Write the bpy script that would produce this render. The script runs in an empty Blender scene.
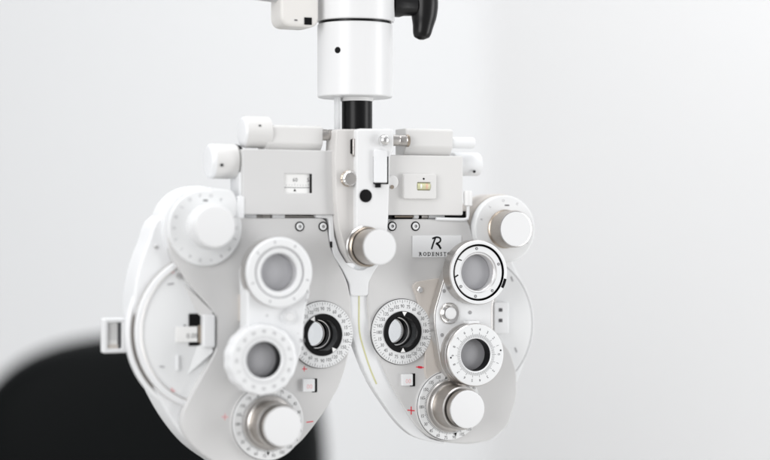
import bpy, bmesh, math, random
from math import sin, cos, pi, radians, sqrt, atan2
from mathutils import Vector, Matrix
from mathutils.geometry import tessellate_polygon
random.seed(4)

# ------------------------------------------------------------------ frame of the instrument
K = 0.00072            # metres per working unit
F = 1850.0             # camera distance in working units (also the focal length in picture units)
TH = radians(24)       # the instrument is turned this far about the vertical
HZ = 1.25              # height of the camera axis above the floor (m)
CX, CY = 385.0, 230.0
ct, st = cos(TH), sin(TH)

def at(px, py, d):
    """where the sight line through (px, py) meets the instrument's plane of depth d -> local (u, v)"""
    x = px - CX; z = CY - py
    s = (d - F * ct) / (x * st / F - ct)
    return (ct * s * x / F + st * (s - F), s * z / F)

sc = bpy.context.scene
col = sc.collection

# ------------------------------------------------------------------ materials
def mat(name, base, rough=0.5, metal=0.0, bump=0.0, bscale=300.0, var=0.0, vscale=20.0, coat=0.0,
        stretch=None, spec=0.5, ior=None, trans=0.0, rvar=0.0):
    m = bpy.data.materials.new(name); m.use_nodes = True
    nt = m.node_tree; b = nt.nodes['Principled BSDF']
    b.inputs['Base Color'].default_value = (*base, 1)
    b.inputs['Roughness'].default_value = rough
    b.inputs['Metallic'].default_value = metal
    b.inputs['Specular IOR Level'].default_value = spec
    if coat:
        b.inputs['Coat Weight'].default_value = coat; b.inputs['Coat Roughness'].default_value = 0.12
    if ior: b.inputs['IOR'].default_value = ior
    if trans: b.inputs['Transmission Weight'].default_value = trans
    tc = nt.nodes.new('ShaderNodeTexCoord'); mp = nt.nodes.new('ShaderNodeMapping')
    nt.links.new(tc.outputs['Object'], mp.inputs['Vector'])
    if stretch: mp.inputs['Scale'].default_value = stretch
    if bump or rvar:
        n = nt.nodes.new('ShaderNodeTexNoise'); n.inputs['Scale'].default_value = bscale
        n.inputs['Detail'].default_value = 5
        nt.links.new(mp.outputs[0], n.inputs['Vector'])
        if bump:
            bp = nt.nodes.new('ShaderNodeBump'); bp.inputs['Strength'].default_value = bump
            bp.inputs['Distance'].default_value = 0.0003
            nt.links.new(n.outputs['Fac'], bp.inputs['Height']); nt.links.new(bp.outputs[0], b.inputs['Normal'])
        if rvar:
            r = nt.nodes.new('ShaderNodeMapRange'); r.inputs['To Min'].default_value = max(0.03, rough - rvar)
            r.inputs['To Max'].default_value = rough + rvar
            nt.links.new(n.outputs['Fac'], r.inputs['Value']); nt.links.new(r.outputs[0], b.inputs['Roughness'])
    if var:
        n2 = nt.nodes.new('ShaderNodeTexNoise'); n2.inputs['Scale'].default_value = vscale
        n2.inputs['Detail'].default_value = 6; nt.links.new(tc.outputs['Object'], n2.inputs['Vector'])
        mx = nt.nodes.new('ShaderNodeMix'); mx.data_type = 'RGBA'
        mx.inputs['A'].default_value = (*[c * (1 - var) for c in base], 1)
        mx.inputs['B'].default_value = (*[min(1, c * (1 + var)) for c in base], 1)
        nt.links.new(n2.outputs['Fac'], mx.inputs['Factor']); nt.links.new(mx.outputs['Result'], b.inputs['Base Color'])
    return m

M = {}
M['white'] = mat('white_enamel', (0.81, 0.82, 0.83), 0.38, bump=0.05, bscale=900, var=0.015, vscale=30, coat=0.2, rvar=0.12)
M['plate'] = mat('pale_grey_enamel', (0.635, 0.633, 0.63), 0.45, bump=0.06, bscale=1200, var=0.02, vscale=25, coat=0.1)
M['side'] = mat('ivory_enamel', (0.80, 0.80, 0.795), 0.42, bump=0.05, bscale=900, var=0.02, vscale=25, coat=0.1)
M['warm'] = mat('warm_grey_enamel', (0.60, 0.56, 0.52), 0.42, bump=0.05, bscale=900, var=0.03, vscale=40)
M['face'] = mat('dial_face_white', (0.78, 0.79, 0.795), 0.35, bump=0.03, bscale=700, var=0.01, vscale=40, coat=0.3)
M['arm'] = mat('arm_enamel', (0.78, 0.785, 0.79), 0.4, bump=0.05, bscale=900, var=0.015, vscale=20, coat=0.15)
M['cap'] = mat('white_cap', (0.76, 0.765, 0.77), 0.5, bump=0.05, bscale=1500)
M['metal'] = mat('turned_aluminium', (0.54, 0.52, 0.50), 0.30, 1.0, bump=0.03, bscale=500, stretch=(1, 8, 1), rvar=0.08)
M['edge'] = mat('satin_arm_edge', (0.62, 0.605, 0.59), 0.34, 0.9, bump=0.03, bscale=500)
M['brushed'] = mat('brushed_knob_metal', (0.50, 0.465, 0.43), 0.36, 1.0, bump=0.5, bscale=800, stretch=(2.5, 0.25, 2.5), rvar=0.12)
M['chrome'] = mat('polished_steel', (0.76, 0.755, 0.75), 0.2, 1.0)
M['brass'] = mat('worn_brass', (0.42, 0.36, 0.30), 0.3, 1.0, bump=0.05, bscale=400)
M['black'] = mat('black_anodised', (0.005, 0.005, 0.0055), 0.3, bump=0.04, bscale=800, spec=0.2)
M['blackmat'] = mat('black_matte_print', (0.006, 0.006, 0.0065), 0.6, spec=0.12)
M['pale'] = mat('pale_enamel', (0.70, 0.695, 0.685), 0.42, bump=0.05, bscale=900, var=0.02, vscale=25, coat=0.15)
M['recess_shade'] = mat('shade_tinted_enamel', (0.66, 0.645, 0.63), 0.42, bump=0.05, bscale=900, var=0.02, vscale=25, coat=0.1)  # white bracket enamel with the warm shade of its recessed column painted in
M['plastic'] = mat('black_plastic', (0.006, 0.006, 0.0065), 0.3, bump=0.12, bscale=250, spec=0.28)
M['ink'] = mat('grey_black_ink', (0.07, 0.07, 0.075), 0.6)
M['inkpale'] = mat('pale_grey_ink', (0.36, 0.36, 0.37), 0.6)
M['red'] = mat('red_ink', (0.75, 0.02, 0.05), 0.55)
M['pink'] = mat('faded_red_ink', (0.82, 0.48, 0.49), 0.6)
M['yellow'] = mat('yellow_green_seal', (0.64, 0.63, 0.36), 0.5)
M['vial'] = mat('vial_fluid', (0.62, 0.62, 0.40), 0.15)
M['bubble'] = mat('vial_bubble', (0.72, 0.50, 0.36), 0.15)
M['paper'] = mat('white_scale_strip', (0.85, 0.85, 0.84), 0.6)
M['inner'] = mat('satin_grey_bore', (0.62, 0.62, 0.63), 0.35, 0.2)
def thin(name, tintc, haze):
    m = bpy.data.materials.new(name); m.use_nodes = True; nt = m.node_tree; nt.nodes.clear()
    out = nt.nodes.new('ShaderNodeOutputMaterial'); tr = nt.nodes.new('ShaderNodeBsdfTransparent'); gl = nt.nodes.new('ShaderNodeBsdfGlossy')
    df = nt.nodes.new('ShaderNodeBsdfDiffuse'); fr = nt.nodes.new('ShaderNodeFresnel'); m1 = nt.nodes.new('ShaderNodeMixShader'); m2 = nt.nodes.new('ShaderNodeMixShader')
    tr.inputs[0].default_value = (*tintc, 1); gl.inputs['Roughness'].default_value = 0.03; df.inputs[0].default_value = (0.84, 0.84, 0.87, 1)
    fr.inputs[0].default_value = 1.5; m1.inputs[0].default_value = haze
    nt.links.new(tr.outputs[0], m1.inputs[1]); nt.links.new(df.outputs[0], m1.inputs[2]); nt.links.new(fr.outputs[0], m2.inputs[0])
    nt.links.new(m1.outputs[0], m2.inputs[1]); nt.links.new(gl.outputs[0], m2.inputs[2]); nt.links.new(m2.outputs[0], out.inputs[0]); return m
M['glass'] = thin('lens_glass', (0.97, 0.98, 0.99), 0.02)
M['hazeglass'] = thin('painted_haze_glass', (0.95, 0.955, 0.97), 0.45)  # diffuse share paints a reflection haze that lightens the lenses
M['chair'] = mat('black_leather', (0.0025, 0.0032, 0.0035), 0.55, bump=0.3, bscale=60, spec=0.08)
M['chairmat'] = mat('black_chair_shell', (0.012, 0.012, 0.013), 0.5)

# ------------------------------------------------------------------ mesh builder
class B:
    """collects shapes in local instrument units; x = u, y = -d, z = v"""
    def __init__(s): s.v = []; s.f = []; s.m = []; s.mats = []
    def mi(s, name):
        if name not in s.mats: s.mats.append(name)
        return s.mats.index(name)
    def add(s, vs, fs, m):
        o = len(s.v); i = s.mi(m); s.v += [tuple(v) for v in vs]
        for f in fs: s.f.append(tuple(o + k for k in f)); s.m.append(i)
        return s
    # flat-faced solid with bevelled front edge from closed outlines (first = outer, rest = holes)
    def prism(s, loops, d0, d1, m, bev=1.0, steps=3, backbev=0.0):
        L = []
        for n, lp in enumerate(loops):
            a = sum(lp[i][0] * lp[(i + 1) % len(lp)][1] - lp[(i + 1) % len(lp)][0] * lp[i][1] for i in range(len(lp)))
            if (a > 0) != (n == 0): lp = lp[::-1]
            L.append(lp)
        prof = []
        if backbev > 0:
            for k in range(steps + 1):
                t = k / steps * pi / 2
                prof.append((backbev * (1 - sin(t)), d0 + backbev * (1 - cos(t))))
        else: prof.append((0, d0))
        if bev > 0:
            for k in range(steps + 1):
                t = k / steps * pi / 2
                prof.append((bev * (1 - cos(t)), d1 - bev * (1 - sin(t))))
        else: prof.append((0, d1))
        fronts = []; backs = []
        for lp in L:
            n = len(lp); N = []
            for i in range(n):
                a = Vector(lp[i - 1]); b = Vector(lp[i]); c = Vector(lp[(i + 1) % n])
                e1 = (b - a); e2 = (c - b)
                if e1.length > 1e-9: e1.normalize()
                if e2.length > 1e-9: e2.normalize()
                n1 = Vector((-e1.y, e1.x)); n2 = Vector((-e2.y, e2.x)); nn = n1 + n2
                if nn.length < 1e-6: nn = n1
                nn.normalize(); k = max(0.5, nn.dot(n1)); N.append(nn / k)
            rings = []
            for off, d in prof:
                rings.append([(lp[i][0] + N[i].x * off, -d, lp[i][1] + N[i].y * off) for i in range(n)])
            vs = [p for r in rings for p in r]; fs = []
            for r in range(len(rings) - 1):
                for i in range(n):
                    j = (i + 1) % n
                    fs.append((r * n + i, r * n + j, (r + 1) * n + j, (r + 1) * n + i))
            s.add(vs, fs, m); fronts.append(rings[-1]); backs.append(rings[0])
        for rings, flip in ((fronts, False), (backs, True)):
            tr = tessellate_polygon([[Vector((p[0], p[2], 0)) for p in r] for r in rings])
            vs = [p for r in rings for p in r]; fs = []
            for t in tr:
                a, b, c = (Vector((vs[k][0], vs[k][2])) for k in t)
                ccw = (b - a).cross(c - a) > 0
                if ccw == flip: t = t[::-1]
                fs.append(tuple(t))
            s.add(vs, fs, m)
        return s
    # body of revolution about the instrument's forward axis; profile [(r, d)...], optional material per segment
    def lathe(s, c, prof, m, seg=72, knurl=0.0, kn=0, mats=None, mtx=None):
        if mtx is None:
            mtx = lambda x, y, h: (c[0] + x, -h, c[1] + y)
        rings = []
        for r, d in prof:
            ring = []
            for i in range(seg):
                a = 2 * pi * i / seg; rr = r
                if knurl and kn: rr = r * (1 + knurl * (0.5 + 0.5 * cos(a * kn)))
                ring.append(mtx(rr * cos(a), rr * sin(a), d))
            rings.append(ring)
        for k in range(len(prof) - 1):
            r0, r1 = prof[k][0], prof[k + 1][0]
            mm = mats[k] if mats else m
            if r0 < 1e-6 and r1 < 1e-6: continue
            if r0 < 1e-6:
                s.add([mtx(0, 0, prof[k][1])] + rings[k + 1], [(0, 1 + i, 1 + (i + 1) % seg) for i in range(seg)], mm)
            elif r1 < 1e-6:
                s.add(rings[k] + [mtx(0, 0, prof[k + 1][1])], [(i, (i + 1) % seg, seg) for i in range(seg)], mm)
            else:
                s.add(rings[k] + rings[k + 1], [(i, (i + 1) % seg, seg + (i + 1) % seg, seg + i) for i in range(seg)], mm)
        return s
    # lathe about the local u axis (sgn -1 points to the left)
    def lathe_u(s, org, prof, m, sgn=1, **k):
        return s.lathe((0, 0), prof, m, mtx=lambda x, y, h: (org[0] + sgn * h, org[1] + x, org[2] + y), **k)
    def lathe_v(s, org, prof, m, **k):
        return s.lathe((0, 0), prof, m, mtx=lambda x, y, h: (org[0] + x, org[1] + y, org[2] + h), **k)
    def box(s, u0, u1, v0, v1, d0, d1, m, bev=0.8, r=0.8):
        return s.prism([rrect(u0, u1, v0, v1, r)], d0, d1, m, bev, backbev=bev)
    def pbox(s, x0, x1, y0, y1, d0, d1, m, bev=0.8, r=0.8):
        a = at(x0, y1, d1); b = at(x1, y0, d1); return s.box(a[0], b[0], a[1], b[1], d0, d1, m, bev, r)
    def tube(s, pts, r, m, seg=14):
        P = [Vector(p) for p in pts]; rings = []
        for i, p in enumerate(P):
            t = (P[min(i + 1, len(P) - 1)] - P[max(i - 1, 0)]).normalized()
            a = t.cross(Vector((0, 1, 0)));
            if a.length < 1e-3: a = t.cross(Vector((1, 0, 0)))
            a.normalize(); b = t.cross(a)
            rr = r[i] if isinstance(r, (list, tuple)) else r
            rings.append([tuple(p + (a * cos(2 * pi * k / seg) + b * sin(2 * pi * k / seg)) * rr) for k in range(seg)])
        vs = [q for r_ in rings for q in r_]; fs = []
        for k in range(len(rings) - 1):
            for i in range(seg):
                j = (i + 1) % seg; fs.append((k * seg + i, k * seg + j, (k + 1) * seg + j, (k + 1) * seg + i))
        fs.append(tuple(range(seg))); fs.append(tuple((len(rings) - 1) * seg + i for i in range(seg)))
        return s.add(vs, fs, m)
    def text(s, body, u, v, d, size, m, rot=0.0, bold=0.0, sx=1.0):
        cu = bpy.data.curves.new('t', 'FONT'); cu.body = body; cu.size = size; cu.offset = bold
        cu.align_x = 'CENTER'; cu.align_y = 'CENTER'; cu.resolution_u = 2; cu.extrude = 0.04
        ob = bpy.data.objects.new('t', cu); me = bpy.data.meshes.new_from_object(ob)
        cr, sr = cos(rot), sin(rot); vs = []
        for q in me.vertices:
            x, y = q.co.x * sx, q.co.y; vs.append((u + x * cr - y * sr, -(d + 0.06 + q.co.z), v + x * sr + y * cr))
        s.add(vs, [tuple(p.vertices) for p in me.polygons], m)
        bpy.data.objects.remove(ob); bpy.data.curves.remove(cu); bpy.data.meshes.remove(me)
        return s
    def stroke(s, pts, w, d, m, h=0.12):
        """flat ink stroke along a polyline of local (u, v) points"""
        for (a, b) in zip(pts[:-1], pts[1:]):
            a = Vector(a); b = Vector(b); t = (b - a)
            if t.length < 1e-6: continue
            t.normalize(); n = Vector((-t.y, t.x)) * w / 2; e = t * w * 0.25
            q = [a - n - e, b - n + e, b + n + e, a + n - e]
            vs = [(p.x, -d - 0.02, p.y) for p in q] + [(p.x, -d - h, p.y) for p in q]
            s.add(vs, [(4, 5, 6, 7), (0, 1, 5, 4), (1, 2, 6, 5), (2, 3, 7, 6), (3, 0, 4, 7)], m)
        return s
    def tri(s, pts, d, m, h=0.15):
        vs = [(p[0], -d - 0.02, p[1]) for p in pts] + [(p[0], -d - h, p[1]) for p in pts]; n = len(pts)
        return s.add(vs, [tuple(range(n, 2 * n))] + [(i, (i + 1) % n, n + (i + 1) % n, n + i) for i in range(n)], m)

def rrect(u0, u1, v0, v1, r, n=4):
    r = min(r, abs(u1 - u0) / 2.01, abs(v1 - v0) / 2.01); out = []
    for (cx, cy, a0) in ((u1 - r, v1 - r, 0), (u0 + r, v1 - r, pi / 2), (u0 + r, v0 + r, pi), (u1 - r, v0 + r, 1.5 * pi)):
        for k in range(n + 1):
            a = a0 + k / n * pi / 2; out.append((cx + r * cos(a), cy + r * sin(a)))
    return out
def circ(c, r, n=64): return [(c[0] + r * cos(2 * pi * i / n), c[1] + r * sin(2 * pi * i / n)) for i in range(n)]
def smooth(p, n=5, closed=True):
    out = []; L = len(p)
    for i in range(L if closed else L - 1):
        P0 = Vector(p[(i - 1) % L] if closed or i else p[0]); P1 = Vector(p[i]); P2 = Vector(p[(i + 1) % L])
        P3 = Vector(p[(i + 2) % L] if closed or i + 2 < L else p[-1])
        t0 = 0; t1 = max(1e-4, (P1 - P0).length ** .5); t2 = t1 + max(1e-4, (P2 - P1).length ** .5); t3 = t2 + max(1e-4, (P3 - P2).length ** .5)
        for k in range(n):
            t = t1 + (t2 - t1) * k / n
            A1 = P0 * ((t1 - t) / (t1 - t0)) + P1 * ((t - t0) / (t1 - t0)); A2 = P1 * ((t2 - t) / (t2 - t1)) + P2 * ((t - t1) / (t2 - t1))
            A3 = P2 * ((t3 - t) / (t3 - t2)) + P3 * ((t - t2) / (t3 - t2))
            B1 = A1 * ((t2 - t) / (t2 - t0)) + A2 * ((t - t0) / (t2 - t0)); B2 = A2 * ((t3 - t) / (t3 - t1)) + A3 * ((t - t1) / (t3 - t1))
            C = B1 * ((t2 - t) / (t2 - t1)) + B2 * ((t - t1) / (t2 - t1)); out.append(tuple(C))
    if not closed: out.append(tuple(p[-1]))
    return out
def roundpoly(p, r, n=4):
    """polygon with rounded corners"""
    out = []; L = len(p)
    for i in range(L):
        a, b, c = Vector(p[i - 1]), Vector(p[i]), Vector(p[(i + 1) % L])
        e1 = a - b; e2 = c - b; k = min(r, e1.length * .45, e2.length * .45)
        A = b + e1.normalized() * k; C = b + e2.normalized() * k
        for j in range(n + 1):
            t = j / n; out.append(tuple(A * (1 - t) ** 2 + b * 2 * t * (1 - t) + C * t * t))
    return out
def P(pts, d): return [at(x, y, d) for x, y in pts]

# ------------------------------------------------------------------ objects
ORG = {}                       # absolute local origin (units) of every object, for parenting
def obj(name, b, parent, org=None, ang=32, label=None):
    if org is None:
        xs = [v[0] for v in b.v]; ys = [v[1] for v in b.v]; zs = [v[2] for v in b.v]
        org = ((min(xs) + max(xs)) / 2, (min(ys) + max(ys)) / 2, (min(zs) + max(zs)) / 2)
    me = bpy.data.meshes.new(name)
    me.from_pydata([((x - org[0]) * K, (y - org[1]) * K, (z - org[2]) * K) for x, y, z in b.v], [], b.f)
    for mn in b.mats: me.materials.append(M[mn])
    for p, i in zip(me.polygons, b.m): p.material_index = i
    bm = bmesh.new(); bm.from_mesh(me); bmesh.ops.remove_doubles(bm, verts=bm.verts, dist=1e-7)
    bmesh.ops.recalc_face_normals(bm, faces=bm.faces); bm.to_mesh(me); bm.free()
    me.shade_smooth(); me.set_sharp_from_angle(angle=radians(ang))
    o = bpy.data.objects.new(name, me); col.objects.link(o)
    wn = o.modifiers.new('normals', 'WEIGHTED_NORMAL'); wn.keep_sharp = True; wn.weight = 90
    po = ORG.get(parent.name, (0, 0, 0)) if parent else (0, 0, 0)
    o.parent = parent; o.location = [(org[k] - po[k]) * K for k in range(3)]
    ORG[o.name] = org
    if label: o['label'] = label
    return o
def thing(name, label, cat, org):
    o = bpy.data.objects.new(name, None); col.objects.link(o); o.empty_display_size = 0.02
    x, y, z = (k * K for k in org)
    o.location = (x * ct - y * st, x * st + y * ct, z + HZ); o.rotation_euler = (0, 0, TH)
    o['label'] = label; o['category'] = cat; ORG[o.name] = org
    return o

ph = thing('phoropter', 'white twin-lens eye testing head with dials and metal knobs, hanging from a black rod',
           'eye tester', (0, 0, at(360, 440, 0)[1]))

# ================================================================== HOUSINGS
eyeL = at(323, 335, 9); eyeR = at(403, 332, 9)
jl1 = at(280, 272.5, 44); jl2 = at(264, 360, 44)
jr1 = at(479, 272.5, 38); jr2 = at(476, 355, 38)

rearL = P([(150, 216), (136, 243), (126, 272), (122, 303), (125, 335), (134, 366)], -45) + P([(148, 394)], -38) + P([(167, 421)], -26) + P([(190, 445)], -12) + P([(214, 462)], -4)
frontL = P([(240, 476), (262, 465), (290, 451), (302, 441), (315, 425), (328, 407), (340, 385), (346, 366), (350, 348), (351.5, 330), (351, 300),
            (348, 283), (341, 268), (333, 253), (329, 236)], 4)
topL = P([(327, 218), (290, 218), (250, 218)], 4) 
lobeL = at(205, 228, 6)
lobe_arc = [(lobeL[0] + 38 * cos(a), lobeL[1] + 38 * sin(a)) for a in [radians(x) for x in (20, 45, 75, 100, 125, 150)]]
outL = smooth(rearL + frontL, 4)[:-4] + topL + lobe_arc
b = B(); b.prism([outL, circ(eyeL, 22.5)], -45, -6, 'white', 3.0, backbev=3.0); hl = obj('housing', b, ph)
# cover plate of the left side
covL = roundpoly(P([(326.5, 218), (328.5, 236), (332.5, 253), (341, 268), (348, 283), (351, 300), (351.5, 330), (350, 348), (346, 366), (340, 385), (328, 407), (315, 425),
          (302, 441), (290, 451), (262, 465), (240, 474), (220, 466), (203, 455), (189, 442), (181.5, 428), (182, 414), (191, 396), (214, 355), (217, 346), (217, 318),
          (213, 311), (186, 280), (172, 258), (167, 236), (182, 205), (215, 200), (243, 218)], 4), 7)
b = B(); b.prism([covL, circ(eyeL, 22.5)], -5, 4, 'plate', 1.6)
b.stroke([at(304.5 - 2.2, 369, 4), at(304.5 + 2.4, 369, 4)], 0.8, 4, 'red'); b.stroke([at(304.2, 366.6, 4), at(304.2, 371.2, 4)], 0.8, 4, 'red')
b.stroke([at(306.5, 422.3, 4), at(313, 421.5, 4)], 0.9, 4, 'red')
for x, y in ((225, 417),):
    b.stroke([at(x - 3, y, 4), at(x + 3, y, 4)], 1.3, 4, 'pink'); b.stroke([at(x, y - 3, 4), at(x, y + 3, 4)], 1.3, 4, 'pink')
obj('cover_plate', b, hl)

def hole_ticks(b, c, d, r0, r1, n, m, w=0.35, a0=0, long_every=0, r1l=None):
    for i in range(n):
        a = a0 + 2 * pi * i / n; q = r1l if long_every and i % long_every == 0 else r1
        b.stroke([(c[0] + r0 * cos(a), c[1] + r0 * sin(a)), (c[0] + q * cos(a), c[1] + q * sin(a))], w, d, m)
# big left power dial behind its rim
dc = at(212, 331, -1)
b = B(); b.lathe(dc, [(83.5, -12), (83.5, -9), (82.5, -7.4), (81, -6.5), (79.4, -6.2), (79, -8), (77, -8), (76.4, -3), (74.4, -1), (71, -0.6), (69.4, -1.4), (69, -3.2), (67.8, -3.6), (30, -3.6), (0, -3.6)], 'face', seg=160,
            mats=['white', 'white', 'white', 'white', 'inner', 'metal', 'metal', 'white', 'white', 'edge', 'metal', 'face', 'face', 'face'])
hole_ticks(b, dc, -0.95, 71.4, 73.6, 180, 'inkpale', 0.5)
b.stroke([at(172 - 2.6, 391, -3), at(172 + 2.6, 391, -3)], 1.6, -3, 'pink'); b.stroke([at(172, 388.4, -3), at(172, 393.6, -3)], 1.6, -3, 'pink')
b.stroke([at(168, 273, -3), at(174, 272.4, -3)], 1.2, -3, 'pink'); b.stroke([at(168, 284.5, -3), at(173.5, 283.6, -3)], 1.5, -3, 'inkpale')
b.stroke([at(160, 366.5, -3), at(164, 367, -3)], 1.3, -3, 'inkpale')
pd = obj('power_dial', b, ph, label='large round lens power dial with a small reading window')
b = B(); b.pbox(189, 203, 313.5, 346, -3.6, -2.6, 'blackmat', 0.2, 0.4)
b.pbox(176, 197.5, 326.5, 342.5, -3.5, -1.6, 'paper', 0.3, 0.4)
b.text('0.00', *at(192, 336, -1.6), -1.6, 6.5, 'ink'); b.stroke([at(184, 325.4, -1.6), at(185.5, 325.4, -1.6)], 1.2, -1.6, 'ink')
b.pbox(198.5, 202, 325, 343, -3.4, -1.0, 'brass', 0.3, 0.4)
obj('reading_window', b, pd)
b = B(); b.pbox(203.5, 215.5, 314.5, 348, -4, 6.5, 'white', 1.5, 1.8); obj('window_hood', b, pd)
def facet(pts, m):
    v = [(*at(x, y, d), d) for x, y, d in pts]; top = [(p[0], -p[2], p[1]) for p in v]; bot = [(p[0], 4.5, p[1]) for p in v]; n = len(v)
    q = B(); q.add(top + bot, [tuple(range(n)), tuple(reversed(range(n, 2 * n)))] + [(i, n + i, n + (i + 1) % n, (i + 1) % n) for i in range(n)], m); return q
obj('window_wing', facet([(184, 284, -3.2), (213, 312, 3.2), (210, 318, 3.2), (198, 315, -3)], 'plate'), pd)
obj('window_wing', facet([(198, 345, -3), (212, 347, 3.2), (213, 352, 3.2), (188, 374, -3.2)], 'face'), pd)
b = B(); b.lathe(at(179, 276, 0), [(2.6, -4), (2.6, 0.5), (2.0, 1.6), (0, 1.6)], 'chrome', seg=24); obj('screw', b, pd)
b = B(); b.lathe(at(156, 247, -6), [(2.0, -7), (2.0, -5), (1.5, -4.4), (0, -4.4)], 'chrome', seg=24); obj('screw', b, hl)
b = B(); b.pbox(176.5, 179.5, 355, 371, -3.5, -0.6, 'white', 0.8, 1.4); obj('index_tab', b, pd)

# upper left dial
def rim(r, d0, d1, e=1.0): return [(r, d0), (r, d1 - e), (r - 0.3 * e, d1 - 0.3 * e), (r - e, d1)]
b = B(); b.lathe(lobeL, [(41, -38)] + rim(41, -36, -14, 3) + rim(39.5, -13, 2, 2) + [(20, 2)], 'white', seg=96)
lb = obj('auxiliary_turret', b, ph, label='round white turret housing at the upper corner')
b = B(); corner = smooth([(lobeL[0] + 35.5, lobeL[1] + 12), at(236, 197, 8), at(232, 191, 8), at(226, 189.5, 8), (lobeL[0] + 6, lobeL[1] + 38)], 5, closed=False)
base = [(lobeL[0] + 36.5 * cos(radians(a)), lobeL[1] + 36.5 * sin(radians(a))) for a in range(82, 380, 4)]
b.prism([base + corner], 1, 8, 'face', 1.5)
for i, a in enumerate(range(60, 400, 20)):
    ca = radians(a); r_ = 31; b.text('KOPDLRVTIAX+BMEUY'[i % 17], lobeL[0] + r_ * cos(ca), lobeL[1] + r_ * sin(ca), 8, 4.6, 'inkpale', rot=ca - pi / 2)
b.stroke([at(203.5, 200.4, 8), at(207.5, 200.4, 8)], 1.5, 8, 'ink')
obj('dial_face', b, lb)
kc = at(215.5, 226.5, 30)
b = B(); b.lathe(kc, [(21.5, 6), (21.5, 9), (20.3, 11)] + rim(20.3, 12, 30, 2.5) + [(0, 30)], 'cap', seg=80); obj('knob', b, lb)

# ---------------- right housing
inR = [(374, 262), (368.5, 278), (367.5, 300), (370, 332), (377, 353), (388.5, 380), (401, 403), (416, 426), (430, 438), (450, 443), (478, 444)]
outR = P(inR + [(500, 436), (513, 415), (516, 390), (524, 368), (530, 345), (531, 320), (527, 290), (514, 262), (510, 245), (505, 218)], -3)
tR = P([(470, 219), (430, 219), (391, 219)], -3)
b = B(); b.prism([smooth(outR, 4)[:-4] + tR + P([(389, 238)], -3), circ(eyeR, 22.5)], -46, -6, 'white', 2.0, backbev=1.5)
hr = obj('housing', b, ph)
covR = roundpoly(P([(391, 219), (468, 219), (474, 240), (490, 262), (501, 285), (496, 303), (496, 335), (510, 350), (517, 372), (517, 398), (508, 426), (492, 440),
          (470, 444), (450, 443), (430, 438), (416, 426), (401, 403), (388.5, 380), (377, 353), (370, 332), (367.5, 300), (368.5, 278), (375, 260), (389, 240)], 4), 7)
b = B(); b.prism([covR, circ(eyeR, 22.5)], -5, 4, 'plate', 1.6)
b.stroke([at(416.2, 367, 4), at(424, 367.6, 4)], 1.0, 4, 'red'); b.tri([at(418, 366, 4), at(422, 366.4, 4), at(422, 368.6, 4), at(418, 368.2, 4)], 4, 'red', h=0.2)
b.stroke([at(407.6, 410.2, 4), at(414.4, 410.8, 4)], 1.1, 4, 'red'); b.stroke([at(411.2, 406.8, 4), at(411.2, 414.4, 4)], 1.1, 4, 'red')
obj('cover_plate', b, hr)
# yellow-green sealing strip in the seam of the inner flank
flank = P([(350.5, 284), (350.5, 330), (356.5, 350), (370, 382), (384, 404), (399, 424), (413, 436), (430, 441.5), (446, 443.6), (446, 442.4), (431, 438.5), (417, 426.5), (402, 404), (389, 380),
          (377.5, 353), (370.5, 332), (368, 300), (368, 284)], 1)
b = B(); b.prism([smooth(flank, 3)], -10, 1, 'white', 1.6, backbev=1)  # front-facing strip added over the housing side so the flank looks lit
b.tube([(p[0], 0.15 - 1, p[1]) for p in smooth(P([(359, 288), (359, 305), (359.5, 332), (364, 350), (371, 371), (376.5, 384)], 1), 4, closed=False)], 0.85, 'yellow', seg=8)
obj('added_flank_strip', b, hr, label='white strip added over the inner flank to catch light, with yellow-green line')
# far power dial
dr = at(471, 325, -2)
cut = at(430, 325, -3)[0]
def clipc(r): return [p for p in circ(dr, r, 160) if p[0] > cut]
b = B(); b.prism([clipc(75)], -16, -5, 'face', 1.4); b.prism([clipc(73)], -5.2, -4.6, 'inkpale', 0.1); b.prism([clipc(71.4)], -5, -2.8, 'face', 1.2)
for x, y in ((512, 279), (516, 350)): b.stroke([at(x - .8, y - 2, -2.6), at(x + .8, y + 2, -2.6)], 1.6, -2.6, 'inkpale')
pr = obj('power_dial', b, ph, label='large round lens power dial, mostly behind the lens arm')
b = B(); b.pbox(494, 509, 302, 334, -4, 5, 'white', 1.2, 2)
for y in (310, 320.5): b.pbox(499, 502.5, y - 1.8, y + 1.8, 4.6, 5.4, 'ink', 0.1, 0.3)
obj('window_hood', b, pr)

# upper right dial
lobeR = at(505.5, 229, 12)
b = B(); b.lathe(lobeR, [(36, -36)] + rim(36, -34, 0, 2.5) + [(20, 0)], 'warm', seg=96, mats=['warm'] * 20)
lr = obj('auxiliary_turret', b, ph, label='round turret housing with a metal knob at the upper corner')
b = B(); b.lathe(lobeR, [(34.5, 1)] + rim(34.5, 2, 12, 2) + [(10, 12)], 'face', seg=96)
for i, a in enumerate((62, 95, 128, 160, 250, 330)):
    ca = radians(a); b.text('KOLRVI'[i], lobeR[0] + 29 * cos(ca), lobeR[1] + 29 * sin(ca), 12, 3.8, 'inkpale', rot=ca - pi / 2)
b.stroke([at(505, 205.3, 12), at(509, 205.3, 12)], 1.3, 12, 'ink')
obj('dial_face', b, lr)
kr = at(516, 229, 36)
b = B(); b.lathe(kr, [(19.5, 11), (19.5, 13.5), (18.3, 14.5)] + rim(18.6, 15, 36, 1.4) + [(16.6, 36), (0, 36.3)], 'brushed', seg=240, knurl=0.012, kn=80,
                 mats=['brass', 'brass', 'brushed', 'brushed', 'brushed', 'chrome', 'cap', 'cap', 'cap'])
obj('knob', b, lr)

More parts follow.
